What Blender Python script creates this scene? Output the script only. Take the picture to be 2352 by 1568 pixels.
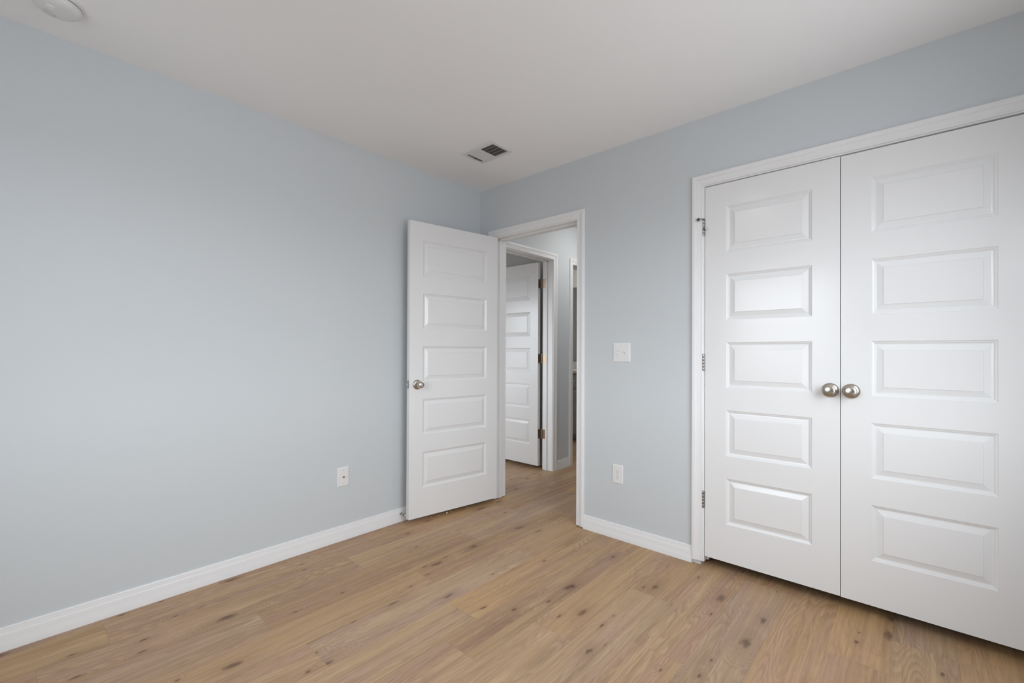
import bpy, bmesh, math, random
from mathutils import Vector, Matrix

for o in list(bpy.data.objects):
    bpy.data.objects.remove(o, do_unlink=True)
SC = bpy.context.scene
COL = SC.collection
PI = math.pi

# ------------------------------------------------------------------ camera
CAM_POS = Vector((2.6159, -2.5253, 1.1576))
YAW, PITCH, ROLL, FPX, SHY = -0.731028, 0.004793, 0.003827, 1033.23, 17.846
W, H = 2352, 1568
cy, sy, cp, sp = math.cos(YAW), math.sin(YAW), math.cos(PITCH), math.sin(PITCH)
fwd = Vector((sy * cp, cy * cp, sp))
rgt = Vector((cy, -sy, 0))
upv = rgt.cross(fwd)
r2 = rgt * math.cos(ROLL) + upv * math.sin(ROLL)
u2 = -rgt * math.sin(ROLL) + upv * math.cos(ROLL)
cam_data = bpy.data.cameras.new('camera')
cam_data.sensor_fit = 'HORIZONTAL'
cam_data.sensor_width = 36.0
cam_data.lens = FPX * 36.0 / W
cam_data.shift_y = SHY / W
cam_data.clip_start = 0.02
cam = bpy.data.objects.new('camera', cam_data)
COL.objects.link(cam)
cam.matrix_world = Matrix(((r2.x, u2.x, -fwd.x, CAM_POS.x), (r2.y, u2.y, -fwd.y, CAM_POS.y),
                           (r2.z, u2.z, -fwd.z, CAM_POS.z), (0, 0, 0, 1)))
SC.camera = cam

# ------------------------------------------------------------------ world (overcast daylight outside the windows) and exposure
SKY_STRENGTH = 7.9
SKY_COLOR = (0.925, 0.985, 1.045)
GROUND_DIM = (0.12, 0.123, 0.128)        # invented darker ground, cutting upward light from the rear window
GROUND_BRIGHT = (0.41, 0.425, 0.45)        # invented paler ground, lifting light through the added side window
LAMP_ROOM, FILL_HALL, LAMP_BATH = 6.0, 36.0, 40.0
EXPOSURE = 0.0
world = bpy.data.worlds.new('sky')
SC.world = world
world.use_nodes = True
bg = world.node_tree.nodes['Background']
_nt = world.node_tree
_tc = _nt.nodes.new('ShaderNodeTexCoord')
_sx = _nt.nodes.new('ShaderNodeSeparateXYZ')
_mr = _nt.nodes.new('ShaderNodeMapRange')
_mr.interpolation_type = 'SMOOTHSTEP'
_mr.inputs['From Min'].default_value, _mr.inputs['From Max'].default_value = -0.06, 0.06
_mx = _nt.nodes.new('ShaderNodeMix')
_mx.data_type = 'RGBA'
_mx.inputs[7].default_value = (*SKY_COLOR, 1)
_nt.links.new(_tc.outputs['Generated'], _sx.inputs[0])
_nt.links.new(_sx.outputs['Z'], _mr.inputs['Value'])
_nt.links.new(_mr.outputs['Result'], _mx.inputs['Factor'])
_mg = _nt.nodes.new('ShaderNodeMix')
_mg.data_type = 'RGBA'
_mg.inputs[6].default_value = (*GROUND_DIM, 1)
_mg.inputs[7].default_value = (*GROUND_BRIGHT, 1)
_m2 = _nt.nodes.new('ShaderNodeMapRange')
_m2.interpolation_type = 'SMOOTHSTEP'
_m2.inputs['From Min'].default_value, _m2.inputs['From Max'].default_value = 0.15, 0.6
_nt.links.new(_sx.outputs['X'], _m2.inputs['Value'])
_nt.links.new(_m2.outputs['Result'], _mg.inputs['Factor'])
_nt.links.new(_mg.outputs[2], _mx.inputs[6])
_nt.links.new(_mx.outputs[2], bg.inputs['Color'])
bg.inputs['Strength'].default_value = SKY_STRENGTH
SC.view_settings.view_transform = 'Standard'
SC.view_settings.look = 'None'
SC.view_settings.exposure = EXPOSURE
SC.view_settings.gamma = 1.0
SC.view_settings.use_curve_mapping = False
SC.cycles.use_denoising = True
SC.cycles.max_bounces = 14
SC.cycles.diffuse_bounces = 10
SC.cycles.glossy_bounces = 6
SC.cycles.sample_clamp_indirect = 8.0


def portal(name, loc, rot, sx, sz):
    ld = bpy.data.lights.new(name, 'AREA')
    ld.shape = 'RECTANGLE'
    ld.size, ld.size_y = sx, sz
    ld.cycles.is_portal = True
    ob = bpy.data.objects.new(name, ld)
    COL.objects.link(ob)
    ob.location, ob.rotation_euler = loc, rot


# rear window of this room, and two added windows that bring more daylight
WIN1 = dict(x0=0.95, x1=2.00, z0=0.82, z1=2.06)
ADDED_WIN3 = dict(y0=-2.00, y1=-0.58, z0=0.82, z1=2.06)      # added unseen window, spreads daylight from the right
ADDED_WIN2 = dict(x0=-2.9, x1=-0.4, z0=0.82, z1=2.06)  # added unseen window, placed and widened to light the hall door leaf
portal('daylight_portal', ((WIN1['x0'] + WIN1['x1']) / 2, -3.36, (WIN1['z0'] + WIN1['z1']) / 2), (PI / 2, 0, 0),
       WIN1['x1'] - WIN1['x0'], WIN1['z1'] - WIN1['z0'])
portal('daylight_portal', (3.26, (ADDED_WIN3['y0'] + ADDED_WIN3['y1']) / 2, (ADDED_WIN3['z0'] + ADDED_WIN3['z1']) / 2), (PI / 2, 0, PI / 2),
       ADDED_WIN3['y1'] - ADDED_WIN3['y0'], ADDED_WIN3['z1'] - ADDED_WIN3['z0'])
portal('daylight_portal', ((ADDED_WIN2['x0'] + ADDED_WIN2['x1']) / 2, -1.71, (ADDED_WIN2['z0'] + ADDED_WIN2['z1']) / 2), (PI / 2, 0, 0),
       ADDED_WIN2['x1'] - ADDED_WIN2['x0'], ADDED_WIN2['z1'] - ADDED_WIN2['z0'])


# ------------------------------------------------------------------ materials
def srgb(r, g, b):
    def f(c):
        c /= 255.0
        return c / 12.92 if c <= 0.04045 else ((c + 0.055) / 1.055) ** 2.4
    return (f(r), f(g), f(b), 1.0)


def mat(name, color, rough=0.5, metal=0.0, spec=0.5, bump=0.0, bscale=300.0, emit=None, aniso=0.0, var=0.0, coat=0.0):
    m = bpy.data.materials.new(name)
    m.use_nodes = True
    nt = m.node_tree
    b = nt.nodes['Principled BSDF']
    b.inputs['Base Color'].default_value = color if len(color) == 4 else (*color, 1)
    b.inputs['Roughness'].default_value = rough
    b.inputs['Metallic'].default_value = metal
    b.inputs['Specular IOR Level'].default_value = spec
    if coat:
        b.inputs['Coat Weight'].default_value = coat
        b.inputs['Coat Roughness'].default_value = 0.2
    tc = nt.nodes.new('ShaderNodeTexCoord')
    if bump:
        n = nt.nodes.new('ShaderNodeTexNoise')
        n.inputs['Scale'].default_value = bscale
        n.inputs['Detail'].default_value = 3
        nt.links.new(tc.outputs['Object'], n.inputs['Vector'])
        bp = nt.nodes.new('ShaderNodeBump')
        bp.inputs['Strength'].default_value = bump
        bp.inputs['Distance'].default_value = 0.001
        nt.links.new(n.outputs['Fac'], bp.inputs['Height'])
        nt.links.new(bp.outputs['Normal'], b.inputs['Normal'])
    if var:
        n2 = nt.nodes.new('ShaderNodeTexNoise')
        n2.inputs['Scale'].default_value = 40
        nt.links.new(tc.outputs['Object'], n2.inputs['Vector'])
        mr = nt.nodes.new('ShaderNodeMapRange')
        mr.inputs['To Min'].default_value = rough - var
        mr.inputs['To Max'].default_value = rough + var
        nt.links.new(n2.outputs['Fac'], mr.inputs['Value'])
        nt.links.new(mr.outputs['Result'], b.inputs['Roughness'])
    if aniso:
        b.inputs['Anisotropic'].default_value = aniso
        tg = nt.nodes.new('ShaderNodeTangent')
        tg.direction_type = 'RADIAL'
        tg.axis = 'Z'
        nt.links.new(tg.outputs['Tangent'], b.inputs['Tangent'])
    if emit:
        b.inputs['Emission Color'].default_value = (*emit[0], 1)
        b.inputs['Emission Strength'].default_value = emit[1]
    return m


M = {}
M['wall'] = mat('wall_paint', (0.632, 0.668, 0.690), 0.62, spec=0.3, bump=0.10, bscale=420)
M['ceiling'] = mat('ceiling_paint', (0.89, 0.89, 0.89), 0.9, spec=0.2, bump=0.12, bscale=300)
M['trim'] = mat('white_trim_paint', (0.85, 0.852, 0.855), 0.30, spec=0.3, bump=0.03, bscale=500)
M['door'] = mat('white_door_paint', (0.83, 0.832, 0.835), 0.17, spec=0.40, bump=0.05, bscale=650)
M['plate'] = mat('white_plastic', (0.82, 0.82, 0.82), 0.35, spec=0.5)
M['plate2'] = mat('white_plastic_detector', (0.74, 0.74, 0.735), 0.45, spec=0.5)
M['slot'] = mat('dark_slot', (0.03, 0.03, 0.03), 0.7)
M['nickel'] = mat('satin_nickel', (0.52, 0.47, 0.41), 0.24, metal=1.0, aniso=0.75)
M['nickel_plain'] = mat('satin_nickel_plain', (0.50, 0.46, 0.41), 0.27, metal=1.0, var=0.05)
M['steel'] = mat('hinge_steel', (0.42, 0.42, 0.42), 0.30, metal=1.0, var=0.06)
M['brass'] = mat('antique_brass', (0.40, 0.30, 0.205), 0.38, metal=1.0, var=0.08)
M['rubber'] = mat('grey_rubber', (0.10, 0.10, 0.095), 0.55)
M['rubber_white'] = mat('white_rubber', (0.62, 0.62, 0.61), 0.6)
M['screw'] = mat('painted_screw', (0.66, 0.66, 0.66), 0.4)
M['vent'] = mat('vent_enamel', (0.72, 0.72, 0.715), 0.4)
M['duct_shade'] = mat('duct_shade_paint', (0.06, 0.06, 0.06), 0.8)
M['bath_wall'] = mat('bathroom_paint', (0.56, 0.555, 0.54), 0.7, spec=0.3, bump=0.1, bscale=420)
M['cabinet'] = mat('grey_cabinet_paint', (0.40, 0.395, 0.405), 0.4)
M['counter'] = mat('white_cultured_marble', (0.74, 0.735, 0.72), 0.2)
M['mirror'] = mat('mirror_glass', (0.86, 0.87, 0.87), 0.02, metal=1.0)
M['chrome'] = mat('chrome_pull', (0.75, 0.75, 0.75), 0.15, metal=1.0)
M['crumb'] = mat('drywall_crumb', (0.72, 0.62, 0.54), 0.9)
M['diffuser'] = mat('lamp_diffuser', (0.9, 0.9, 0.9), 0.4, emit=((1.0, 0.97, 0.93), LAMP_ROOM))
M['fill_hall'] = mat('fill_diffuser_hall', (0.9, 0.9, 0.9), 0.4, emit=((1.0, 0.975, 0.95), FILL_HALL))  # glow of the lamp added to brighten the hall
M['diffuser_bath'] = mat('lamp_diffuser_bath', (0.9, 0.9, 0.9), 0.4, emit=((1.0, 0.955, 0.90), LAMP_BATH))


def wood_material():
    m = bpy.data.materials.new('oak_plank_floor')
    m.use_nodes = True
    nt = m.node_tree
    N, L = nt.nodes, nt.links
    b = N['Principled BSDF']

    def node(t, **kw):
        n = N.new(t)
        for k, v in kw.items():
            setattr(n, k, v)
        return n

    def math_(op, a, c=None, clamp=False):
        n = node('ShaderNodeMath', operation=op, use_clamp=clamp)
        for i, x in enumerate((a, c)):
            if x is None:
                continue
            if isinstance(x, (int, float)):
                n.inputs[i].default_value = x
            else:
                L.new(x, n.inputs[i])
        return n.outputs[0]

    def rng(v, a, c, d, e, smooth=False):
        n = node('ShaderNodeMapRange')
        if smooth:
            n.interpolation_type = 'SMOOTHSTEP'
        L.new(v, n.inputs['Value'])
        for k, x in zip(('From Min', 'From Max', 'To Min', 'To Max'), (a, c, d, e)):
            n.inputs[k].default_value = x
        return n.outputs['Result']

    def noise(vec, scale, detail=2.0, rough=0.5, dist=0.0):
        n = node('ShaderNodeTexNoise')
        n.inputs['Scale'].default_value = scale
        n.inputs['Detail'].default_value = detail
        n.inputs['Roughness'].default_value = rough
        n.inputs['Distortion'].default_value = dist
        L.new(vec, n.inputs['Vector'])
        return n.outputs['Fac']

    def mix(fac, a, c, mode='MIX'):
        n = node('ShaderNodeMix', data_type='RGBA', blend_type=mode)
        if isinstance(fac, (int, float)):
            n.inputs['Factor'].default_value = fac
        else:
            L.new(fac, n.inputs['Factor'])
        for i, x in ((6, a), (7, c)):
            if isinstance(x, tuple):
                n.inputs[i].default_value = x
            else:
                L.new(x, n.inputs[i])
        return n.outputs[2]

    uv = node('ShaderNodeUVMap', uv_map='plank')
    sep = node('ShaderNodeSeparateXYZ')
    L.new(uv.outputs['UV'], sep.inputs[0])
    u, v = sep.outputs['X'], sep.outputs['Y']
    ra = node('ShaderNodeAttribute', attribute_name='rnd_a').outputs['Fac']
    rb = node('ShaderNodeAttribute', attribute_name='rnd_b').outputs['Fac']
    ln = node('ShaderNodeAttribute', attribute_name='plank_len').outputs['Fac']
    seed = math_('MULTIPLY', ra, 61.0)
    seedb = math_('MULTIPLY', rb, 47.0)

    def coord(su, sv):
        c = node('ShaderNodeCombineXYZ')
        L.new(math_('ADD', math_('MULTIPLY', u, su), seed), c.inputs[0])
        L.new(math_('ADD', math_('MULTIPLY', v, sv), seedb), c.inputs[1])
        L.new(seed, c.inputs[2])
        return c.outputs[0]

    # knots: sparse cells on a coordinate stretched along the board
    def knots(su, sv, thr, smin, smax, core, halo):
        vor = node('ShaderNodeTexVoronoi', feature='F1', voronoi_dimensions='2D')
        vor.inputs['Scale'].default_value = 1.0
        vor.inputs['Randomness'].default_value = 0.85
        wv = node('ShaderNodeVectorMath', operation='ADD')
        wn = node('ShaderNodeTexNoise')
        wn.inputs['Scale'].default_value = 1.0
        wn.inputs['Detail'].default_value = 2
        L.new(coord(55, 22), wn.inputs['Vector'])
        ws = node('ShaderNodeVectorMath', operation='SCALE')
        ws.inputs['Scale'].default_value = 0.16
        L.new(wn.outputs['Color'], ws.inputs[0])
        L.new(coord(su, sv), wv.inputs[0])
        L.new(ws.outputs[0], wv.inputs[1])
        L.new(wv.outputs[0], vor.inputs['Vector'])
        cs = node('ShaderNodeSeparateColor')
        L.new(vor.outputs['Color'], cs.inputs[0])
        on = math_('GREATER_THAN', cs.outputs[0], thr)
        kdn = math_('DIVIDE', vor.outputs['Distance'], rng(cs.outputs[1], 0, 1, smin, smax))
        return (math_('MULTIPLY', on, rng(kdn, 0.0, halo, 1.0, 0.0, True)),
                math_('MULTIPLY', on, rng(kdn, core * 0.25, core, 1.0, 0.0, True)))

    bumpk, kcore = knots(6.2, 2.7, 0.80, 0.40, 1.0, 0.15, 0.60)
    bump2, kcore2 = knots(13.0, 5.2, 0.86, 0.35, 1.0, 0.13, 0.45)
    # height field whose contours are the growth rings
    base = noise(coord(8.0, 0.95), 1.0, 1.5, 0.45, 0.2)
    fieldv = math_('ADD', math_('ADD', base, math_('MULTIPLY', bumpk, 0.34)), math_('MULTIPLY', bump2, 0.10))
    fine_w = math_('MULTIPLY', math_('SUBTRACT', noise(coord(70, 14), 1.0, 2), 0.5), 0.030)
    ring_raw = math_('FRACT', math_('MULTIPLY', math_('ADD', fieldv, fine_w), 30.0))
    ring = math_('MULTIPLY', rng(ring_raw, 0.0, 0.75, 0.0, 1.0, True), rng(ring_raw, 0.78, 1.0, 1.0, 0.0, True))
    ring_mask = rng(noise(coord(5, 1.3), 1.0, 2), 0.36, 0.60, 0.20, 1.0, True)
    ring = math_('MULTIPLY', ring, ring_mask)
    fiber = noise(coord(420, 7.0), 1.0, 2, 0.6)
    fiber2 = noise(coord(110, 2.6), 1.0, 3, 0.65)
    fiber3 = noise(coord(38, 1.2), 1.0, 3, 0.65, 0.3)
    pores = rng(noise(coord(300, 13.0), 1.0, 1), 0.60, 0.72, 0.0, 1.0)
    streak = rng(noise(coord(17, 1.1), 1.0, 3, 0.6, 0.4), 0.57, 0.76, 0.0, 1.0, True)

    tan = srgb(198, 168, 134)
    pale = srgb(211, 184, 150)
    pink = srgb(192, 161, 140)
    olive = srgb(180, 155, 121)
    dark = srgb(126, 100, 81)
    knotc = srgb(92, 69, 55)
    c = mix(rng(noise(coord(6, 0.8), 1.0, 2), 0.36, 0.66, 0, 1, True), tan, pink)
    c = mix(rng(noise(coord(10, 1.2), 1.0, 2), 0.48, 0.72, 0, 0.75, True), c, pale)
    c = mix(rng(noise(coord(8, 0.9), 1.0, 2), 0.52, 0.74, 0, 0.7, True), c, olive)
    c = mix(rng(fiber3, 0.40, 0.72, 0, 0.34), c, dark)
    c = mix(rng(fiber2, 0.35, 0.72, 0, 0.26), c, dark)
    c = mix(math_('MULTIPLY', ring, 0.33), c, dark)
    c = mix(math_('MULTIPLY', streak, 0.42), c, dark)
    c = mix(math_('MULTIPLY', pores, 0.26), c, dark)
    c = mix(rng(fiber, 0.3, 0.75, 0, 0.18), c, dark)
    c = mix(math_('MULTIPLY', bumpk, 0.30), c, dark)
    c = mix(math_('MULTIPLY', bump2, 0.22), c, dark)
    c = mix(math_('MULTIPLY', kcore, 0.74), c, knotc)
    c = mix(math_('MULTIPLY', kcore2, 0.80), c, knotc)
    # board to board tone
    pl = rng(rb, 0, 1, 0.955, 1.055)
    hs = node('ShaderNodeHueSaturation')
    L.new(pl, hs.inputs['Value'])
    L.new(rng(ra, 0, 1, 1.02, 1.20), hs.inputs['Saturation'])
    L.new(c, hs.inputs['Color'])
    c = hs.outputs['Color']
    # joints
    eu = math_('MINIMUM', u, math_('SUBTRACT', 0.1912, u))
    ev = math_('MINIMUM', v, math_('SUBTRACT', ln, v))
    e = math_('MINIMUM', eu, ev)
    seam = rng(e, 0.0002, 0.0011, 0.34, 0.0)
    c = mix(seam, c, srgb(92, 72, 58))
    L.new(c, b.inputs['Base Color'])
    L.new(rng(fiber2, 0.2, 0.8, 0.40, 0.52), b.inputs['Roughness'])
    b.inputs['Specular IOR Level'].default_value = 0.38
    hgt = math_('SUBTRACT', math_('MULTIPLY', fiber, 0.25), math_('ADD', math_('MULTIPLY', pores, 0.3), math_('MULTIPLY', seam, 3.0)))
    bp = node('ShaderNodeBump')
    bp.inputs['Strength'].default_value = 0.12
    bp.inputs['Distance'].default_value = 0.0006
    L.new(hgt, bp.inputs['Height'])
    L.new(bp.outputs['Normal'], b.inputs['Normal'])
    return m


M['floor'] = wood_material()


# ------------------------------------------------------------------ helpers
class MB:
    def __init__(s):
        s.v, s.f = [], []

    def add(s, vs, fs):
        o = len(s.v)
        s.v += [tuple(x) for x in vs]
        s.f += [[i + o for i in f] for f in fs]

    def box(s, x0, y0, z0, x1, y1, z1):
        s.add([(x0, y0, z0), (x1, y0, z0), (x1, y1, z0), (x0, y1, z0), (x0, y0, z1), (x1, y0, z1), (x1, y1, z1), (x0, y1, z1)],
              [(0, 3, 2, 1), (4, 5, 6, 7), (0, 1, 5, 4), (1, 2, 6, 5), (2, 3, 7, 6), (3, 0, 4, 7)])

    def prism(s, pts, mapf, t0, t1):
        """closed 2D outline swept straight between t0 and t1 through mapf(p, t)"""
        n = len(pts)
        s.add([mapf(p, t0) for p in pts] + [mapf(p, t1) for p in pts],
              [(i, (i + 1) % n, n + (i + 1) % n, n + i) for i in range(n)] + [tuple(range(n))[::-1], tuple(range(n, 2 * n))])

    def lathe(s, prof, mapf=lambda x, y, z: (x, y, z), n=40, a0=0.0, a1=2 * PI):
        """profile of (radius, height) turned about the local z axis"""
        full = abs(a1 - a0 - 2 * PI) < 1e-6
        k = n if full else n + 1
        vs, fs = [], []
        for r, h in prof:
            for i in range(k):
                a = a0 + (a1 - a0) * i / n
                vs.append(mapf(r * math.cos(a), r * math.sin(a), h))
        for j in range(len(prof) - 1):
            for i in range(n):
                i2 = (i + 1) % k
                fs.append((j * k + i, j * k + i2, (j + 1) * k + i2, (j + 1) * k + i))
        s.add(vs, fs)

    def tube(s, pts, r, n=12):
        vs, fs = [], []
        for i, p in enumerate(pts):
            p = Vector(p)
            d = (Vector(pts[min(i + 1, len(pts) - 1)]) - Vector(pts[max(i - 1, 0)])).normalized()
            a = d.orthogonal().normalized()
            c = d.cross(a)
            for k in range(n):
                t = 2 * PI * k / n
                vs.append(p + (a * math.cos(t) + c * math.sin(t)) * r)
        for i in range(len(pts) - 1):
            for k in range(n):
                k2 = (k + 1) % n
                fs.append((i * n + k, i * n + k2, (i + 1) * n + k2, (i + 1) * n + k))
        fs += [tuple(range(n))[::-1], tuple(range((len(pts) - 1) * n, len(pts) * n))]
        s.add(vs, fs)

    def build(s, name, material, parent=None, loc=None, rot=None, smooth=False, bevel=0.0, merge=True, angle=35):
        me = bpy.data.meshes.new(name)
        me.from_pydata(s.v, [], s.f)
        bm = bmesh.new()
        bm.from_mesh(me)
        if merge:
            bmesh.ops.remove_doubles(bm, verts=bm.verts, dist=1e-6)
        bmesh.ops.recalc_face_normals(bm, faces=bm.faces)
        bm.to_mesh(me)
        bm.free()
        me.materials.append(material)
        ob = bpy.data.objects.new(name, me)
        COL.objects.link(ob)
        if smooth:
            me.polygons.foreach_set('use_smooth', [True] * len(me.polygons))
            me.set_sharp_from_angle(angle=math.radians(angle))
        if bevel:
            bv = ob.modifiers.new('bevel', 'BEVEL')
            bv.width = bevel
            bv.segments = 2
            bv.limit_method = 'ANGLE'
            bv.angle_limit = math.radians(40)
        if parent is not None:
            ob.parent = parent
        if loc is not None:
            ob.location = loc
        if rot is not None:
            ob.rotation_euler = rot
        return ob


def tag(o, label, cat, group=None, kind=None):
    o['label'] = label
    o['category'] = cat
    if group:
        o['group'] = group
    if kind:
        o['kind'] = kind
    return o


def empty(name, loc, rotz=0.0):
    o = bpy.data.objects.new(name, None)
    o.empty_display_size = 0.05
    COL.objects.link(o)
    o.location = loc
    o.rotation_euler = (0, 0, rotz)
    return o


# ------------------------------------------------------------------ dimensions
CEIL = 2.44
WT = 0.115                        # wall thickness
ROOM_X1, ROOM_Y0 = 3.15, -3.25
BW = 0.125                        # wall with the doors
HALL_X1, HALL_Y1 = 1.10, 4.20
BATH_Y0, BATH_Y1, FAR_X = 1.18, 2.90, -3.20
R2_Y0, R2_Y1 = -1.60, 1.08
ENT = dict(a=0.171, b=0.931, top=2.0365)         # entry door jamb faces
CLO = dict(a=1.7595, b=2.9645, top=2.0592)       # closet jamb faces
HD = dict(a=0.216, b=0.976, top=2.042)           # door across the hall (runs along y)
BD = dict(a=1.320, b=2.080, top=2.042)           # bathroom doorway
JT = 0.018


def wall_with_openings(name, label, h0, h1, mapbox, openings, material):
    """openings: (a, b, z0, z1) along the wall; mapbox(ha, hb, za, zb) -> box args"""
    mb = MB()
    cur = h0
    for a, b, z0, z1 in sorted(openings):
        if a > cur:
            mb.box(*mapbox(cur, a, 0, CEIL))
        if z0 > 0:
            mb.box(*mapbox(a, b, 0, z0))
        mb.box(*mapbox(a, b, z1, CEIL))
        cur = b
    mb.box(*mapbox(cur, h1, 0, CEIL))
    o = mb.build(name, material)
    return tag(o, label, 'wall', kind='structure')


# floor: one mesh, one quad per board
def floor():
    random.seed(11)
    ROW, LEN = 0.1912, 1.195
    known = {0: 0.20, 1: -0.405, 2: -0.147, 3: 0.40, -1: -0.017, -2: -0.855, -3: -0.485, -4: -1.02, -5: -0.162, -6: -1.172,
             -7: -0.543, -8: -1.097, -9: -0.598, -10: -0.066, -11: -1.061}
    X0, X1, Y0, Y1 = -3.32, 3.27, -3.37, 4.32
    vs, fs, uvs, ra, rb, ln = [], [], [], [], [], []
    k0 = math.floor((X0 - 2.163) / ROW)
    k1 = math.ceil((X1 - 2.163) / ROW)
    for k in range(k0, k1):
        xa, xb = 2.163 + ROW * k, 2.163 + ROW * (k + 1)
        off = known.get(k, random.uniform(0, LEN))
        n0 = math.floor((Y0 - off) / LEN)
        y = off + n0 * LEN
        while y < Y1:
            ya, yb = y, y + LEN
            ca, cb, cya, cyb = max(xa, X0), min(xb, X1), max(ya, Y0), min(yb, Y1)
            y += LEN
            if cb - ca < 1e-4 or cyb - cya < 1e-4:
                continue
            i = len(vs)
            vs += [(ca, cya, 0), (cb, cya, 0), (cb, cyb, 0), (ca, cyb, 0)]
            fs.append((i, i + 1, i + 2, i + 3))
            uvs += [(ca - xa, cya - ya), (cb - xa, cya - ya), (cb - xa, cyb - ya), (ca - xa, cyb - ya)]
            ra.append(random.random())
            rb.append(random.random())
            ln.append(LEN)
    # slab under the boards
    i = len(vs)
    vs += [(X0, Y0, -0.1), (X1, Y0, -0.1), (X1, Y1, -0.1), (X0, Y1, -0.1), (X0, Y0, -0.0005), (X1, Y0, -0.0005), (X1, Y1, -0.0005), (X0, Y1, -0.0005)]
    for f in ((0, 3, 2, 1), (0, 1, 5, 4), (1, 2, 6, 5), (2, 3, 7, 6), (3, 0, 4, 7)):
        fs.append(tuple(q + i for q in f))
        uvs += [(0.05, 0.1)] * 4
        ra.append(0.5)
        rb.append(0.5)
        ln.append(LEN)
    me = bpy.data.meshes.new('floor')
    me.from_pydata(vs, [], fs)
    uvl = me.uv_layers.new(name='plank')
    flat = [c for p in uvs for c in p]
    uvl.data.foreach_set('uv', flat)
    for nm, arr in (('rnd_a', ra), ('rnd_b', rb), ('plank_len', ln)):
        at = me.attributes.new(nm, 'FLOAT', 'FACE')
        at.data.foreach_set('value', arr)
    me.materials.append(M['floor'])
    o = bpy.data.objects.new('floor', me)
    COL.objects.link(o)
    tag(o, 'light oak plank floor running through bedroom and hall', 'floor', kind='structure')


floor()
mb = MB()
mb.box(-3.32, -3.37, CEIL, 3.27, 4.32, CEIL + 0.1)
tag(mb.build('ceiling', M['ceiling']), 'flat white painted ceiling', 'ceiling', kind='structure')

wall_with_openings('wall_left', 'blue grey wall behind the open bedroom door', ROOM_Y0 - 0.12, 0.0,
                   lambda a, b, z0, z1: (-WT, a, z0, 0, b, z1), [], M['wall'])
wall_with_openings('wall_back', 'blue grey wall holding the bedroom doorway and the closet', 0.0, ROOM_X1 + 0.12,
                   lambda a, b, z0, z1: (a, 0, z0, b, BW, z1),
                   [(ENT['a'] - JT, ENT['b'] + JT, 0, ENT['top'] + JT), (CLO['a'] - JT, CLO['b'] + JT, 0, CLO['top'] + JT)], M['wall'])
wall_with_openings('wall_right', 'blue grey wall beside the closet holding the added window', ROOM_Y0 - 0.12, 0.0,
                   lambda a, b, z0, z1: (ROOM_X1, a, z0, ROOM_X1 + 0.12, b, z1), [(ADDED_WIN3['y0'], ADDED_WIN3['y1'], ADDED_WIN3['z0'], ADDED_WIN3['z1'])], M['wall'])
wall_with_openings('wall_rear', 'blue grey wall with the bedroom window', 0.0, ROOM_X1,
                   lambda a, b, z0, z1: (a, ROOM_Y0 - 0.12, z0, b, ROOM_Y0, z1),
                   [(WIN1['x0'], WIN1['x1'], WIN1['z0'], WIN1['z1'])], M['wall'])
wall_with_openings('wall_hall_left', 'blue grey hall wall with two white door frames', 0.0, HALL_Y1,
                   lambda a, b, z0, z1: (-WT, a, z0, 0, b, z1),
                   [(HD['a'] - JT, HD['b'] + JT, 0, HD['top'] + JT), (BD['a'] - JT, BD['b'] + JT, 0, BD['top'] + JT)], M['wall'])
wall_with_openings('wall_hall_right', 'blue grey wall on the right of the hall', BW, HALL_Y1,
                   lambda a, b, z0, z1: (HALL_X1, a, z0, HALL_X1 + 0.1, b, z1), [], M['wall'])
wall_with_openings('wall_hall_end', 'blue grey wall at the end of the hall', -WT, HALL_X1 + 0.1,
                   lambda a, b, z0, z1: (a, HALL_Y1, z0, b, HALL_Y1 + 0.12, z1), [], M['wall'])
wall_with_openings('wall_closet_back', 'back wall inside the closet', HALL_X1 + 0.1, ROOM_X1 + 0.12,
                   lambda a, b, z0, z1: (a, 0.75, z0, b, 0.85, z1), [], M['wall'])
wall_with_openings('wall_closet_right', 'side wall inside the closet', BW, 0.75,
                   lambda a, b, z0, z1: (ROOM_X1, a, z0, ROOM_X1 + 0.12, b, z1), [], M['wall'])
wall_with_openings('wall_bath_front', 'greige wall between bathroom and far bedroom', FAR_X, -WT,
                   lambda a, b, z0, z1: (a, R2_Y1, z0, b, BATH_Y0, z1), [], M['bath_wall'])
wall_with_openings('wall_bath_back', 'greige bathroom wall behind the vanity mirror', FAR_X, -WT,
                   lambda a, b, z0, z1: (a, BATH_Y1, z0, b, BATH_Y1 + 0.12, z1), [], M['bath_wall'])
wall_with_openings('wall_bath_left', 'greige side wall of the bathroom', BATH_Y0, BATH_Y1,
                   lambda a, b, z0, z1: (-1.95, a, z0, -1.85, b, z1), [], M['bath_wall'])
wall_with_openings('wall_far_left', 'outer wall of the far bedroom and bathroom', R2_Y0 - 0.12, BATH_Y1 + 0.12,
                   lambda a, b, z0, z1: (FAR_X - 0.12, a, z0, FAR_X, b, z1), [], M['wall'])
wall_with_openings('wall_far_front', 'near wall of the far bedroom', FAR_X, -WT,
                   lambda a, b, z0, z1: (a, R2_Y0 - 0.12, z0, b, R2_Y0, z1),
                   [(ADDED_WIN2['x0'], ADDED_WIN2['x1'], ADDED_WIN2['z0'], ADDED_WIN2['z1'])], M['wall'])


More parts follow.
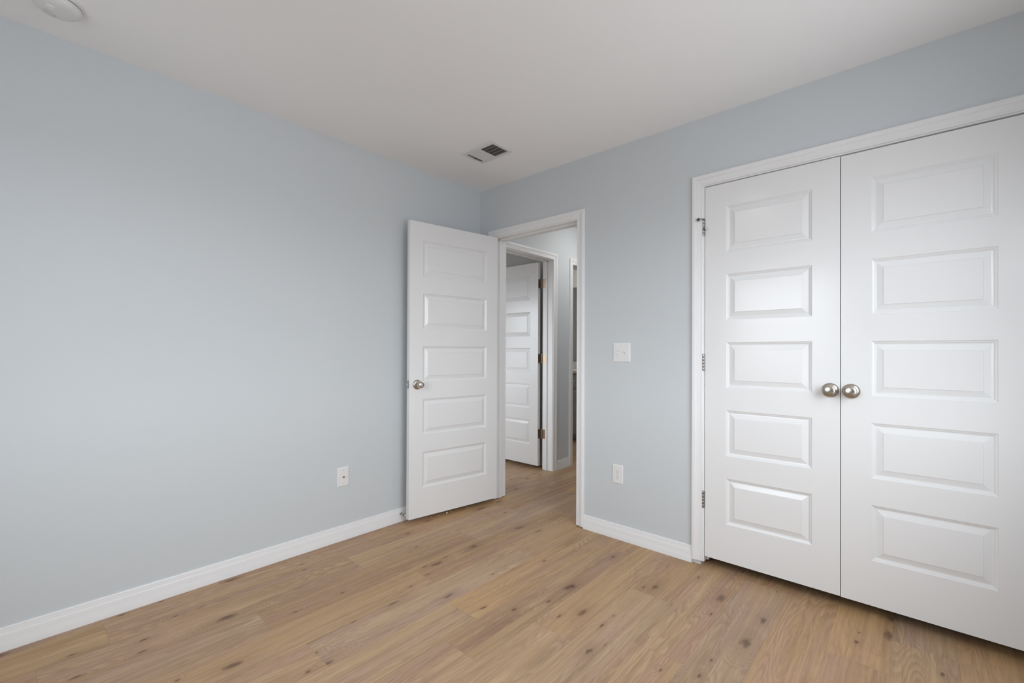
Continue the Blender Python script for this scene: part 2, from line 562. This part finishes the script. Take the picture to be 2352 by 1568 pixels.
# windows (one behind the camera, the other two added for their light)
def window(name, label, a, b, z0, z1, mapb):
    t = empty(name, (0, 0, 0))
    tag(t, label, 'window', kind='structure')
    mbf = MB()
    for (ha, hb, za, zb) in ((a, a + .045, z0, z1), (b - .045, b, z0, z1), (a, b, z0, z0 + .045), (a, b, z1 - .045, z1)):
        mbf.box(*mapb(ha, hb, za, zb, 0.02, 0.09))
    mbf.build('window_frame', M['trim'], t, merge=False)
    mid = (z0 + z1) / 2
    ms = MB()
    ms.box(*mapb(a + .045, b - .045, mid - .02, mid + .02, 0.035, 0.075))
    ms.build('meeting_rail', M['trim'], t)
    mi = MB()
    mi.box(*mapb(a - .05, b + .05, z0 - .025, z0, -0.035, 0.02))
    mi.build('window_sill', M['trim'], t)


window('window_1', 'white framed bedroom window facing the closet', WIN1['x0'], WIN1['x1'], WIN1['z0'], WIN1['z1'],
       lambda a, b, z0, z1, d0, d1: (a, ROOM_Y0 - d1, z0, b, ROOM_Y0 - d0, z1))
window('added_window_2', 'added unseen window lighting the far bedroom', ADDED_WIN2['x0'], ADDED_WIN2['x1'], ADDED_WIN2['z0'], ADDED_WIN2['z1'],
       lambda a, b, z0, z1, d0, d1: (a, R2_Y0 - d1, z0, b, R2_Y0 - d0, z1))

window('added_window_3', 'wide added window, out of view in the wall beside the closet', ADDED_WIN3['y0'], ADDED_WIN3['y1'], ADDED_WIN3['z0'], ADDED_WIN3['z1'],
       lambda a, b, z0, z1, d0, d1: (ROOM_X1 + d0, a, z0, ROOM_X1 + d1, b, z1))

# ------------------------------------------------------------------ baseboards
BASE = [(0, 0), (0.0165, 0), (0.0162, 0.009), (0.0150, 0.020), (0.0130, 0.031), (0.0114, 0.039), (0.0108, 0.043), (0.0108, 0.0615),
        (0.0102, 0.0632), (0.0092, 0.0650), (0.0090, 0.0730), (0.0078, 0.0785), (0.0068, 0.0828), (0.0072, 0.0845), (0.0058, 0.0880), (0.0035, 0.089), (0, 0.089)]


def baseboard(name, label, runs):
    mb = MB()
    for mapf, t0, t1 in runs:
        mb.prism(BASE, mapf, t0, t1)
    o = mb.build(name, M['trim'], merge=False, smooth=True, angle=28)
    tag(o, label, 'baseboard', kind='structure')


baseboard('baseboard_left', 'white baseboard along the wall behind the open door', [(lambda p, t: (p[0], t, p[1]), ROOM_Y0, 0.0)])
baseboard('baseboard_back', 'white baseboard between bedroom doorway and closet',
          [(lambda p, t: (t, -p[0], p[1]), 0.9945, 1.698)])
baseboard('baseboard_right', 'white baseboard along the wall beside the closet', [(lambda p, t: (ROOM_X1 - p[0], t, p[1]), ROOM_Y0, 0.0)])
baseboard('baseboard_rear', 'white baseboard under the bedroom window', [(lambda p, t: (t, ROOM_Y0 + p[0], p[1]), 0.0, ROOM_X1)])
baseboard('baseboard_hall', 'short white baseboard between the two hall door frames',
          [(lambda p, t: (p[0], t, p[1]), HD['b'] + 0.063, BD['a'] - 0.063), (lambda p, t: (p[0], t, p[1]), BD['b'] + 0.063, HALL_Y1)])

# ------------------------------------------------------------------ door casings and jambs
CAS = [(0.0, 0.0), (0.0, 0.0080), (0.0020, 0.0096), (0.0072, 0.0102), (0.0085, 0.0088), (0.0200, 0.0104), (0.0300, 0.0118), (0.0312, 0.0130),
       (0.0340, 0.0130), (0.0350, 0.0150), (0.0385, 0.0163), (0.0430, 0.0171), (0.0520, 0.0172), (0.0556, 0.0158), (0.0570, 0.0125), (0.0570, 0.0)]
REV = 0.006


def casing_mesh(mb, a, b, top, z0, mapf):
    """a, b, top: inner edge of the casing; mapf(h, v, d)"""
    path = [((a, z0), (-1, 0)), ((a, top), (-1, 1)), ((b, top), (1, 1)), ((b, z0), (1, 0))]
    n = len(CAS)
    vs, fs = [], []
    for (h, v), (oh, ov) in path:
        for u, d in CAS:
            vs.append(mapf(h + u * oh, v + u * ov, d))
    for j in range(3):
        for i in range(n - 1):
            fs.append((j * n + i, j * n + i + 1, (j + 1) * n + i + 1, (j + 1) * n + i))
    fs += [tuple(range(n)), tuple(range(3 * n, 4 * n))[::-1]]
    mb.add(vs, fs)


def doorframe(name, label, D, mapf, depth, stop_d, z0, both=True, stop_ret=True):
    """mapf(h, v, d): d > 0 towards the viewer, d < 0 into the wall"""
    mb = MB()
    casing_mesh(mb, D['a'] - REV, D['b'] + REV, D['top'] + REV, z0, mapf)
    if both:
        casing_mesh(mb, D['a'] - REV, D['b'] + REV, D['top'] + REV, z0, lambda h, v, d: mapf(h, v, -depth - d))
    t = mb.build(name, M['trim'], merge=False)
    tag(t, label, 'door frame', kind='structure')

    def bx(m, ha, hb, za, zb, da, db):
        p, q = mapf(ha, za, da), mapf(hb, zb, db)
        m.box(*[min(x, y) for x, y in zip(p, q)], *[max(x, y) for x, y in zip(p, q)])
    j = MB()
    jz = max(z0 - 0.004, 0.0)
    bx(j, D['a'] - JT, D['a'], jz, D['top'], 0, -depth)
    bx(j, D['b'], D['b'] + JT, jz, D['top'], 0, -depth)
    bx(j, D['a'] - JT, D['b'] + JT, D['top'], D['top'] + JT, 0, -depth)
    j.build('jamb', M['trim'], t, merge=False, bevel=0.0012)
    s = MB()
    s0, s1 = stop_d
    bx(s, D['a'], D['a'] + 0.011, jz, D['top'], s0, s1)
    bx(s, D['b'] - 0.011, D['b'], jz, D['top'], s0, s1)
    bx(s, D['a'], D['b'], D['top'] - 0.011, D['top'], s0, s1)
    s.build('stop_strip', M['trim'], t, merge=False, bevel=0.0012)
    return t


mp_back = lambda h, v, d: (h, -d, v)
mp_hall = lambda h, v, d: (d, h, v)
doorframe('trim_1', 'white casing around the open bedroom doorway', ENT, mp_back, BW, (-0.040, -0.075), 0.009)
doorframe('trim_2', 'wide white casing around the double closet doors', CLO, mp_back, BW, (-0.040, -0.075), 0.023, both=False)
doorframe('trim_3', 'white hall door frame with brass hinges', HD, mp_hall, WT, (-WT + 0.040, -WT + 0.075 - 0.018), 0.0)
doorframe('trim_4', 'narrow slice of white bathroom door frame in the hall', BD, mp_hall, WT, (-WT + 0.040, -WT + 0.057), 0.0)

# ------------------------------------------------------------------ moulded five panel doors
PROF = [(0.0, 0.0), (0.0022, -0.0024), (0.0050, -0.0040), (0.0085, -0.0052), (0.0118, -0.0090), (0.0150, -0.0096), (0.0180, -0.0092),
        (0.0395, -0.0026), (0.0408, -0.0002), (0.0425, -0.0002)]


def door_leaf(name, width, height, margin, thick=0.035):
    """local x along the width, y towards the viewer, z up; origin at the bottom of the viewer's face"""
    mb = MB()
    zs = [0.0]
    for k in range(5):
        zs += [0.198 + 0.3597 * k, 0.198 + 0.3597 * k + 0.2420]
    zs.append(height)
    xs = [0.0, margin, width - margin, width]
    for side in (0, 1):
        Y = (lambda d: d) if side == 0 else (lambda d: -thick - d)
        for i in range(3):
            for j in range(len(zs) - 1):
                x0, x1, z0, z1 = xs[i], xs[i + 1], zs[j], zs[j + 1]
                if i == 1 and j % 2 == 1:
                    vs, fs = [], []
                    for ins, dep in PROF:
                        vs += [(x0 + ins, Y(dep), z0 + ins), (x1 - ins, Y(dep), z0 + ins), (x1 - ins, Y(dep), z1 - ins), (x0 + ins, Y(dep), z1 - ins)]
                    for q in range(len(PROF) - 1):
                        for c in range(4):
                            c2 = (c + 1) % 4
                            fs.append((4 * q + c, 4 * q + c2, 4 * q + 4 + c2, 4 * q + 4 + c))
                    q = len(PROF) - 1
                    fs.append((4 * q, 4 * q + 1, 4 * q + 2, 4 * q + 3))
                    mb.add(vs, fs)
                else:
                    mb.add([(x0, Y(0), z0), (x1, Y(0), z0), (x1, Y(0), z1), (x0, Y(0), z1)], [(0, 1, 2, 3)])
    for i in range(3):
        for z in (0.0, height):
            mb.add([(xs[i], 0, z), (xs[i + 1], 0, z), (xs[i + 1], -thick, z), (xs[i], -thick, z)], [(0, 1, 2, 3)])
    for j in range(len(zs) - 1):
        for x in (0.0, width):
            mb.add([(x, 0, zs[j]), (x, -thick, zs[j]), (x, -thick, zs[j + 1]), (x, 0, zs[j + 1])], [(0, 1, 2, 3)])
    return mb.build(name, M['door'])


def place(o, loc, rotz):
    o.location = loc
    o.rotation_euler = (0, 0, rotz)
    return o


def to_y(sign):
    """turn a lathe's axis (local z) to +/- y"""
    return (-PI / 2, 0, 0) if sign > 0 else (PI / 2, 0, 0)


LEAF_H = 2.002
# closet pair
d2 = place(door_leaf('door_2', 0.5975, LEAF_H, 0.108), (2.3605, 0.0, 0.0517), PI)
tag(d2, 'left closet door, white five panel leaf with hinges showing', 'door', 'pair of closet doors', 'structure')
d3 = place(door_leaf('door_3', 0.5975, LEAF_H, 0.108), (2.9610, 0.0, 0.0500), PI)
tag(d3, 'right closet door, white five panel leaf cut by the picture edge', 'door', 'pair of closet doors', 'structure')

DUMMY_ROSE = [(0.0, 0.0), (0.0325, 0.0), (0.0335, 0.0015), (0.0330, 0.0040), (0.0290, 0.0075), (0.0200, 0.0105), (0.0150, 0.0120), (0.0130, 0.0135)]
DUMMY_KNOB = [(0.0130, 0.0125), (0.0125, 0.0200), (0.0150, 0.0255), (0.0205, 0.0300), (0.0245, 0.0350), (0.0262, 0.0410), (0.0264, 0.0460),
              (0.0260, 0.0495), (0.0250, 0.0512), (0.0225, 0.0524), (0.0160, 0.0540), (0.0080, 0.0552), (0.0, 0.0556)]


def dummy_knob(parent, x, z):
    k = MB()
    k.lathe(DUMMY_KNOB, n=48)
    ko = k.build('knob', M['nickel'], parent, (x, 0, z), to_y(1), smooth=True, angle=60)
    r = MB()
    r.lathe(DUMMY_ROSE, n=48)
    r.build('rose', M['nickel'], ko, smooth=True, angle=40)
    return ko


dummy_knob(d2, 2.3605 - 2.3235, 0.9330)
dummy_knob(d3, 2.9610 - 2.4005, 0.9345)


def hinge(parent, loc, rot, material, height=0.089, r=0.0062, plate=0.030, opened=0.0, plate_off=0.0, name='hinge'):
    """barrel of five knuckles about local z, with two thin leaves"""
    mb = MB()
    kh = height / 5
    for i in range(5):
        z0 = -height / 2 + i * kh + 0.0004
        z1 = z0 + kh - 0.0008
        mb.lathe([(0, z0), (r * 0.9, z0), (r, z0 + 0.0008), (r, z1 - 0.0008), (r * 0.9, z1), (0, z1)], n=18)
    mb.lathe([(0, -height / 2), (r * 0.6, -height / 2), (r * 0.6, height / 2), (0, height / 2)], n=12)
    mb.lathe([(0, height / 2), (r * 0.95, height / 2), (r * 0.9, height / 2 + 0.002), (r * 0.4, height / 2 + 0.0032), (0, height / 2 + 0.0034)], n=18)
    h = mb.build(name, material, parent, loc, rot, smooth=True, angle=40, merge=False)
    return h


# left closet door: three hinges on its outer edge (world x 1.7535)
for n, zc in enumerate((1.836, 1.102, 0.358)):
    hx = 2.3605 - 1.7545
    h = hinge(d2, (hx, 0.0045, zc - 0.0517), (0, 0, 0), M['steel'])
    lf = MB()
    lf.box(-0.0105, -0.0040, -0.0445, -0.0030, -0.0020, 0.0445)
    lf.box(0.0030, -0.0040, -0.0445, 0.0065, -0.0020, 0.0445)
    lf.build('hinge_leaf', M['steel'], h, merge=False)
    if n == 0:
        st = MB()          # stop clipped on the hinge pin (local x runs to world left)
        st.lathe([(0.004, 0.0450), (0.0085, 0.0450), (0.0085, 0.0480), (0.004, 0.0480)], n=20)
        st.prism([(-0.006, -0.004), (-0.007, 0.010), (0.006, 0.016), (0.016, 0.022), (0.018, 0.017), (0.010, 0.004)],
                 lambda p, t: (p[0], p[1], t), 0.0450, 0.0480)
        st.tube([(0.004, 0.014, 0.0465), (0.030, 0.022, 0.0455)], 0.0022)
        arm = st.build('pin_stop', M['steel'], h, merge=False, smooth=True)
        pad = MB()
        pad.lathe([(0, -0.0035), (0.0075, -0.0035), (0.0085, -0.002), (0.0085, 0.002), (0.0070, 0.0035), (0, 0.0035)], n=20)
        pad.build('pin_stop_pad', M['rubber'], h, (0.0200, 0.0195, 0.0440), (PI / 2 - 0.45, 0.25, 0), smooth=True)
        p2 = MB()
        p2.lathe([(0, 0), (0.0068, 0), (0.0068, 0.010), (0.0055, 0.012), (0, 0.012)], n=20)
        p2.build('bumper', M['rubber_white'], h, (-0.0125, 0.0060, -0.0080), (0, -PI / 2, 0), smooth=True)
        p3 = MB()
        p3.lathe([(0, 0), (0.0075, 0), (0.0075, 0.0035), (0, 0.0035)], n=20)
        p3.build('bumper_base', M['rubber'], h, (-0.0085, 0.0060, -0.0080), (0, -PI / 2, 0), smooth=True)

# entry door, swung open against the left wall
A1 = math.radians(-98.42)
d1 = place(door_leaf('door_1', 0.7375, LEAF_H, 0.100), (0.2145, -0.0205, 0.0320), A1)
tag(d1, 'open white five panel bedroom door with keyed knob', 'door', kind='structure')


def privacy_knob(parent, x, y, z, sign):
    k = MB()
    k.lathe([(0.0115, 0.0120), (0.0115, 0.0230), (0.0150, 0.0262), (0.0215, 0.0290), (0.0246, 0.0325), (0.0250, 0.0370), (0.0240, 0.0440), (0.0218, 0.0520),
             (0.0200, 0.0572), (0.0180, 0.0592), (0.0128, 0.0598)], n=48)
    k.lathe([(0.0128, 0.0598), (0.0122, 0.0578), (0.0100, 0.0578)], n=48)
    ko = k.build('knob', M['nickel'], parent, (x, y, z), to_y(sign), smooth=True, angle=50)
    r = MB()
    r.lathe([(0.0, 0.0), (0.0325, 0.0), (0.0333, 0.0014), (0.0328, 0.0040), (0.0300, 0.0080), (0.0240, 0.0108), (0.0160, 0.0122), (0.0110, 0.0126)], n=48)
    r.build('rose', M['nickel'], ko, smooth=True, angle=40)
    c = MB()
    c.lathe([(0.0100, 0.0570), (0.0100, 0.0592), (0.0085, 0.0602), (0.0040, 0.0602), (0.0034, 0.0590), (0.0, 0.0590)], n=32)
    c.build('lock_button', M['chrome'], ko, smooth=True, angle=40)


privacy_knob(d1, 0.678, 0.0, 0.900, 1)
privacy_knob(d1, 0.678, -0.035, 0.900, -1)
lp = MB()
lp.prism([(0.0125 * math.cos(a) * 0.92, (0.0285 - 0.0125) * (1 if math.sin(a) >= 0 else -1) + 0.0125 * math.sin(a))
          for a in [i * PI / 8 + PI / 16 for i in range(16)]],
         lambda p, t: (t, -0.0175 + p[0], p[1]), 0.7372, 0.7386)
lpo = lp.build('latch_plate', M['steel'], d1, (0, 0, 0.902))
lb = MB()
lb.prism([(-0.0065, 0.0), (0.0065, 0.0), (0.0065, 0.0105), (-0.002, 0.0040), (-0.0065, 0.0015)], lambda p, t: (0.7386 + p[1], -0.0175 - p[0], t), -0.0075, 0.0075)
lb.build('latch_bolt', M['chrome'], lpo)
for zc in (1.803, 1.083, 0.365):
    h = hinge(d1, (-0.0060, -0.0400, zc - 0.032), (0, 0, 0), M['brass'])
    lf = MB()
    lf.box(0.0052, 0.0055, -0.0445, 0.0062, 0.0335, 0.0445)
    lf.build('hinge_leaf', M['brass'], h)

# door across the hall, standing open into the far bedroom
d4 = place(door_leaf('door_4', 0.7450, LEAF_H, 0.100), (-0.148, 0.9385, 0.034), PI)
tag(d4, 'white five panel door seen open through the hall doorway', 'door', kind='structure')
for zc in (1.826, 1.089, 0.347):
    h = hinge(d4, (-0.0225, -0.0330, zc - 0.034), (0, 0, 0), M['brass'], r=0.0060)
    lf = MB()
    lf.box(0.0215, -0.0010, -0.0445, 0.0222, 0.0300, 0.0445)
    lf.build('hinge_leaf', M['brass'], h, bevel=0.0)
    lf2 = MB()
    lf2.box(-0.0400, -0.0050, -0.0445, -0.0050, -0.0042, 0.0445)
    lf2.build('hinge_leaf', M['brass'], h)

# ------------------------------------------------------------------ wall plates


def plate_mesh(w, h, t=0.0055, ch=0.005):
    mb = MB()
    rings = [(0, 0), (0, 0.0018), (ch * 0.35, t * 0.72), (ch, t)]
    vs, fs = [], []
    for ins, d in rings:
        a, b = w / 2 - ins, h / 2 - ins
        vs += [(-a, d, -b), (a, d, -b), (a, d, b), (-a, d, b)]
    for q in range(len(rings) - 1):
        for c in range(4):
            c2 = (c + 1) % 4
            fs.append((4 * q + c, 4 * q + c2, 4 * q + 4 + c2, 4 * q + 4 + c))
    q = len(rings) - 1
    fs.append((4 * q, 4 * q + 1, 4 * q + 2, 4 * q + 3))
    mb.add(vs, fs)
    return mb


def screws(parent, pts, r=0.0033, y=0.0055):
    for x, z in pts:
        s = MB()
        s.lathe([(r, 0.0), (r, 0.0006), (r * 0.7, 0.0012), (0, 0.0014)], n=16)
        s.build('screw', M['screw'], parent, (x, y, z), to_y(1), smooth=True)


# local frames: x along the wall, y out of the wall, z up (rotz turns them onto their wall)
sw = empty('light_switch', (1.2635, 0.0, 1.1535), PI)
tag(sw, 'white double toggle light switch on the blue grey wall above the outlet', 'light switch')
plate_mesh(0.116, 0.117).build('cover_plate', M['plate'], sw)
for x in (-0.023, 0.023):
    bz = MB()
    bz.box(-0.0055, 0.0050, -0.0125, 0.0055, 0.0062, 0.0125)
    bzo = bz.build('toggle_slot', M['screw'], sw, (x, 0, 0), bevel=0.0008)
    tg = MB()
    dz = -0.008 if x > 0 else 0.008
    tg.prism([(-0.0045, 0.0055), (-0.0045 + dz * 0.5, 0.0060), (dz - 0.0030, 0.0150), (dz + 0.0030, 0.0150), (0.0045 + dz * 0.5, 0.0060), (0.0045, 0.0055)],
             lambda p, t: (t, p[1], p[0]), -0.0042, 0.0042)
    tg.build('toggle', M['plate'], bzo, bevel=0.0008)
screws(sw, [(x, z) for x in (-0.023, 0.023) for z in (-0.030, 0.030)])

ol = empty('power_outlet', (1.2385, 0.0, 0.3985), PI)
tag(ol, 'white duplex power outlet low on the wall under the light switch', 'outlet')
plate_mesh(0.0725, 0.116).build('cover_plate', M['plate'], ol)
for z in (0.0165, -0.0165):
    s = MB()
    pts = []
    for i in range(24):
        a = 2 * PI * i / 24
        pts.append((max(-0.0150, min(0.0150, 0.0172 * math.cos(a))), max(-0.0138, min(0.0138, 0.0172 * math.sin(a)))))
    s.prism(pts, lambda p, t: (p[0], t, p[1]), 0.0050, 0.0068)
    so = s.build('socket', M['plate'], ol, (0, 0, z))
    for x, hh in ((-0.0062, 0.0042), (0.0062, 0.0034)):
        q = MB()
        q.box(x - 0.0010, 0.0064, -hh + 0.003, x + 0.0010, 0.00705, hh + 0.003)
        q.build('slot', M['slot'], so)
    q = MB()
    q.lathe([(0, 0.0064), (0.0025, 0.0064), (0.0025, 0.00705), (0, 0.00705)], mapf=lambda x, y, h: (x, h, y - 0.0075), n=14)
    q.build('slot', M['slot'], so)
screws(ol, [(0, 0)])

cx = empty('coax_plate', (0.0, -1.158, 0.3855), -PI / 2)
tag(cx, 'white cable jack plate on the wall left of the open door', 'wall plate')
plate_mesh(0.0745, 0.117).build('cover_plate', M['plate'], cx)
cn = MB()
cn.lathe([(0.0, 0.005), (0.0062, 0.005), (0.0062, 0.0075), (0.0047, 0.0076), (0.0047, 0.0150), (0.0036, 0.0152), (0.0036, 0.0120), (0.0, 0.0120)], n=24)
cn.build('connector', M['nickel_plain'], cx, (0, 0, 0), to_y(1), smooth=True, angle=30)
screws(cx, [(0, 0.042), (0, -0.042)])

# ------------------------------------------------------------------ ceiling: vent, smoke detector, lights
vt = empty('ceiling_vent', (0.5635, -0.4815, CEIL))
tag(vt, 'white two way metal air vent in the ceiling corner', 'air vent')
fr = MB()
VX, VY = 0.1460, 0.1030
IX0, IX1, IY = -0.125, 0.1165, 0.0685
rings = [((-VX, VX, VY), 0.0), ((-VX, VX, VY), -0.0025), ((-VX + 0.006, VX - 0.006, VY - 0.006), -0.0075), ((-VX + 0.009, VX - 0.009, VY - 0.009), -0.0082),
         ((IX0, IX1, IY), -0.0082), ((IX0, IX1, IY), 0.0)]
vs, fs = [], []
for (x0, x1, yy), z in rings:
    vs += [(x0, -yy, z), (x1, -yy, z), (x1, yy, z), (x0, yy, z)]
for q in range(len(rings) - 1):
    for c in range(4):
        c2 = (c + 1) % 4
        fs.append((4 * q + c, 4 * q + c2, 4 * q + 4 + c2, 4 * q + 4 + c))
fr.add(vs, fs)
fr.box(-0.0090, -IY, -0.0082, 0.0030, IY, -0.0045)
fr.build('frame', M['vent'], vt, merge=False)
db = MB()
db.add([(IX0, -IY, -0.0006), (IX1, -IY, -0.0006), (IX1, IY, -0.0006), (IX0, IY, -0.0006)], [(0, 1, 2, 3)])
db.build('duct_shade', M['duct_shade'], vt)  # flat dark sheet; the shade inside the vent is in its colour
for sgn, xs, cnt in ((-1, -0.0980, 10), (1, 0.0080, 11)):
    lv = MB()
    for i in range(cnt):
        x = xs + i * 0.0100
        dx = 0.0046 * sgn
        lv.add([(x - dx, -IY, -0.0012), (x + dx, -IY, -0.0080), (x + dx + 0.0009, -IY, -0.0080), (x - dx + 0.0009, -IY, -0.0012),
                (x - dx, IY, -0.0012), (x + dx, IY, -0.0080), (x + dx + 0.0009, IY, -0.0080), (x - dx + 0.0009, IY, -0.0012)],
               [(0, 1, 2, 3), (4, 7, 6, 5), (0, 4, 5, 1), (1, 5, 6, 2), (2, 6, 7, 3), (3, 7, 4, 0)])
    for y in (-0.0345, 0.0, 0.0345):
        lv.box(xs - 0.004, y - 0.0009, -0.0040, xs + (cnt - 1) * 0.0100 + 0.004, y + 0.0009, -0.0014)
    lv.build('louvre_bank', M['vent'], vt, merge=False)
sl = MB()
sl.box(-0.1180, -0.012, -0.0084, -0.1140, 0.046, -0.0080)
slo = sl.build('lever_slot', M['slot'], vt)
lvv = MB()
lvv.box(-0.1185, 0.018, -0.0150, -0.1135, 0.024, -0.0070)
lvv.build('lever', M['vent'], slo)
for x, y in ((-0.1370, 0.0), (0.1320, 0.0)):
    s = MB()
    s.lathe([(0, -0.0098), (0.0025, -0.0094), (0.0035, -0.0080), (0.0035, -0.0070)], n=14)
    s.build('screw', M['screw'], vt, (x, y, 0), smooth=True)

sd = empty('smoke_detector', (0.259, -2.418, CEIL))
tag(sd, 'round white smoke detector on the ceiling in the upper left corner', 'smoke detector')
bs = MB()
bs.lathe([(0, 0), (0.0735, 0), (0.0735, -0.0070), (0.0720, -0.0090), (0.0660, -0.0095)], n=56)
bs.build('base', M['plate2'], sd, smooth=True, angle=40)
gp = MB()
gp.lathe([(0.0640, -0.0085), (0.0640, -0.0125)], n=56)
gp.build('gap', M['slot'], sd, smooth=True)
cv = MB()
cv.lathe([(0.0640, -0.0118), (0.0675, -0.0120), (0.0680, -0.0150), (0.0668, -0.0215), (0.0630, -0.0290), (0.0540, -0.0345), (0.0420, -0.0368), (0.0, -0.0375)], n=56)
cvo = cv.build('cover', M['plate2'], sd, smooth=True, angle=40)
for k in range(7):
    g = MB()
    y = -0.018 + k * 0.006
    ww = 0.016 - abs(k - 3) * 0.0022
    g.box(-0.033 - ww, y - 0.0011, -0.0385, -0.033 + ww, y + 0.0011, -0.0360)
    g.build('slot', M['screw'], cvo, (0.0, 0.0, 0.0), (0, 0, 0.6))
bt = MB()
bt.lathe([(0.0, -0.0405), (0.0115, -0.0402), (0.0130, -0.0390), (0.0135, -0.0360)], n=32)
bt.build('test_button', M['plate'], cvo, (0.018, -0.018, 0), smooth=True)


def ceiling_light(label, loc, r, depth, dm):
    t = empty('ceiling_light', loc)
    tag(t, label, 'ceiling light')
    p = MB()
    p.lathe([(0, 0), (r + 0.012, 0), (r + 0.014, -0.012), (r + 0.006, -0.020), (r - 0.002, -0.020)], n=48)
    p.build('pan', M['nickel_plain'], t, smooth=True, angle=40)
    d = MB()
    d.lathe([(r * math.cos(a), -0.020 - depth * math.sin(a)) for a in [i * PI / 2 / 10 for i in range(11)]], n=48)
    d.build('diffuser', dm, t, smooth=True)


ceiling_light('flush dome ceiling light in the middle of the bedroom', (1.56, -1.80, CEIL), 0.150, 0.060, M['diffuser'])
ceiling_light('added unseen dome light brightening the hall', (0.62, 1.30, CEIL), 0.130, 0.055, M['fill_hall'])  # added out of view to lift the hall wall and door frame
ceiling_light('flush dome ceiling light above the bathroom vanity', (-0.62, 2.52, CEIL), 0.110, 0.045, M['diffuser_bath'])

# ------------------------------------------------------------------ door stop on the left baseboard, crumbs on the floor
ds = empty('door_stop', (0.0108, -0.7480, 0.0560), 0.0)
tag(ds, 'small dark ringed door stop on the baseboard beside the open door', 'door stop')
q = MB()
q.lathe([(0.0, 0.0), (0.0085, 0.0), (0.0085, 0.0025), (0.0045, 0.0050), (0.0045, 0.0400), (0.0, 0.0400)], n=24)
q.build('stem', M['steel'], ds, (0, 0, 0), (0, PI / 2, 0), smooth=True, angle=40)
q = MB()
q.lathe([(0.0, 0.0400), (0.0085, 0.0400), (0.0090, 0.0420), (0.0090, 0.0500), (0.0075, 0.0520)], n=24)
tip = q.build('tip', M['rubber'], ds, (0, 0, 0), (0, PI / 2, 0), smooth=True, angle=40)
q = MB()
q.lathe([(0.0075, 0.0520), (0.0055, 0.0530), (0.0, 0.0532)], n=24)
q.build('tip_pad', M['rubber_white'], tip, smooth=True)


def blob(name, loc, r, seed, squash=(1, 1, 1), material=None):
    rnd = random.Random(seed)
    bm = bmesh.new()
    bmesh.ops.create_icosphere(bm, subdivisions=2, radius=r)
    for v in bm.verts:
        k = 1 + rnd.uniform(-0.18, 0.18)
        v.co = Vector((v.co.x * squash[0] * k, v.co.y * squash[1] * k, v.co.z * squash[2] * k))
    zmin = min(v.co.z for v in bm.verts)
    for v in bm.verts:
        v.co.z -= zmin
    me = bpy.data.meshes.new(name)
    bm.to_mesh(me)
    bm.free()
    me.materials.append(material or M['crumb'])
    o = bpy.data.objects.new(name, me)
    COL.objects.link(o)
    o.location = loc
    return o


tag(blob('drywall_crumb', (0.130, -0.4420, 0.0), 0.0072, 3), 'round pale crumb on the floor under the open door', 'crumb')
for i, (x, y, r) in enumerate(((0.126, -0.400, 0.0038), (0.118, -0.505, 0.0034), (0.108, -0.560, 0.0032), (0.150, -0.262, 0.0036))):
    tag(blob('drywall_crumb', (x, y, 0.0), r, 20 + i, (1.3, 0.8, 0.9)), 'tiny pale fleck on the floor under the open door', 'crumb', 'flecks under the open door')
tag(blob('wood_splinter', (1.736, -0.006, 0.0), 0.0036, 9, (0.7, 2.2, 0.6)), 'tiny pale splinter on the floor at the closet casing foot', 'splinter')

# ------------------------------------------------------------------ bathroom vanity seen through the hall
vn = empty('vanity_cabinet', (0, 0, 0))
tag(vn, 'grey bathroom vanity cabinet at the end of the hall view', 'cabinet')
VX0, VX1, VF = -1.75, -0.16, 2.37
q = MB()
q.box(VX0, VF + 0.020, 0.079, VX1, BATH_Y1 - 0.004, 0.874)
q.box(VX0, VF + 0.075, 0.0, VX1, BATH_Y1 - 0.004, 0.079)
q.build('body', M['cabinet'], vn, merge=False)


def shaker(parent, name, x0, x1, z0, z1, rail):
    q = MB()
    q.box(x0, VF + 0.006, z0, x1, VF + 0.0195, z1)
    for a in ((x0, z0, x1, z0 + rail), (x0, z1 - rail, x1, z1), (x0, z0 + rail, x0 + rail, z1 - rail), (x1 - rail, z0 + rail, x1, z1 - rail)):
        q.box(a[0], VF, a[1], a[2], VF + 0.006, a[3])
    return q.build(name, M['cabinet'], parent, merge=False)


for x0, x1 in ((-1.74, -1.24), (-1.232, -0.81), (-0.802, -0.17)):
    dr = shaker(vn, 'drawer', x0, x1, 0.680, 0.852, 0.012)
    q = MB()
    px_ = -0.668 if x0 > -0.81 else (x0 + x1) / 2
    q.tube([(px_, VF, 0.700), (px_, VF - 0.030, 0.700), (px_, VF - 0.034, 0.710), (px_, VF - 0.034, 0.776), (px_, VF - 0.030, 0.786), (px_, VF, 0.786)], 0.0055)
    q.build('pull', M['chrome'], dr, smooth=True)
    shaker(vn, 'door', x0, x1, 0.090, 0.672, 0.065)
ct = MB()
ct.box(VX0 - 0.01, VF - 0.018, 0.875, VX1 + 0.01, BATH_Y1 - 0.003, 0.912)
cto = ct.build('vanity_countertop', M['counter'], bevel=0.004)
tag(cto, 'white vanity countertop with upstand below the mirror', 'countertop')
q = MB()
q.box(VX0 - 0.01, BATH_Y1 - 0.020, 0.912, VX1 + 0.01, BATH_Y1 - 0.003, 1.012)
q.build('backsplash', M['counter'], cto, bevel=0.002)
q = MB()
q.box(VX0, BATH_Y1 - 0.008, 1.014, VX1, BATH_Y1 - 0.002, 2.082)
tag(q.build('bathroom_mirror', M['mirror']), 'tall grey looking mirror glimpsed through the bathroom doorway', 'mirror')
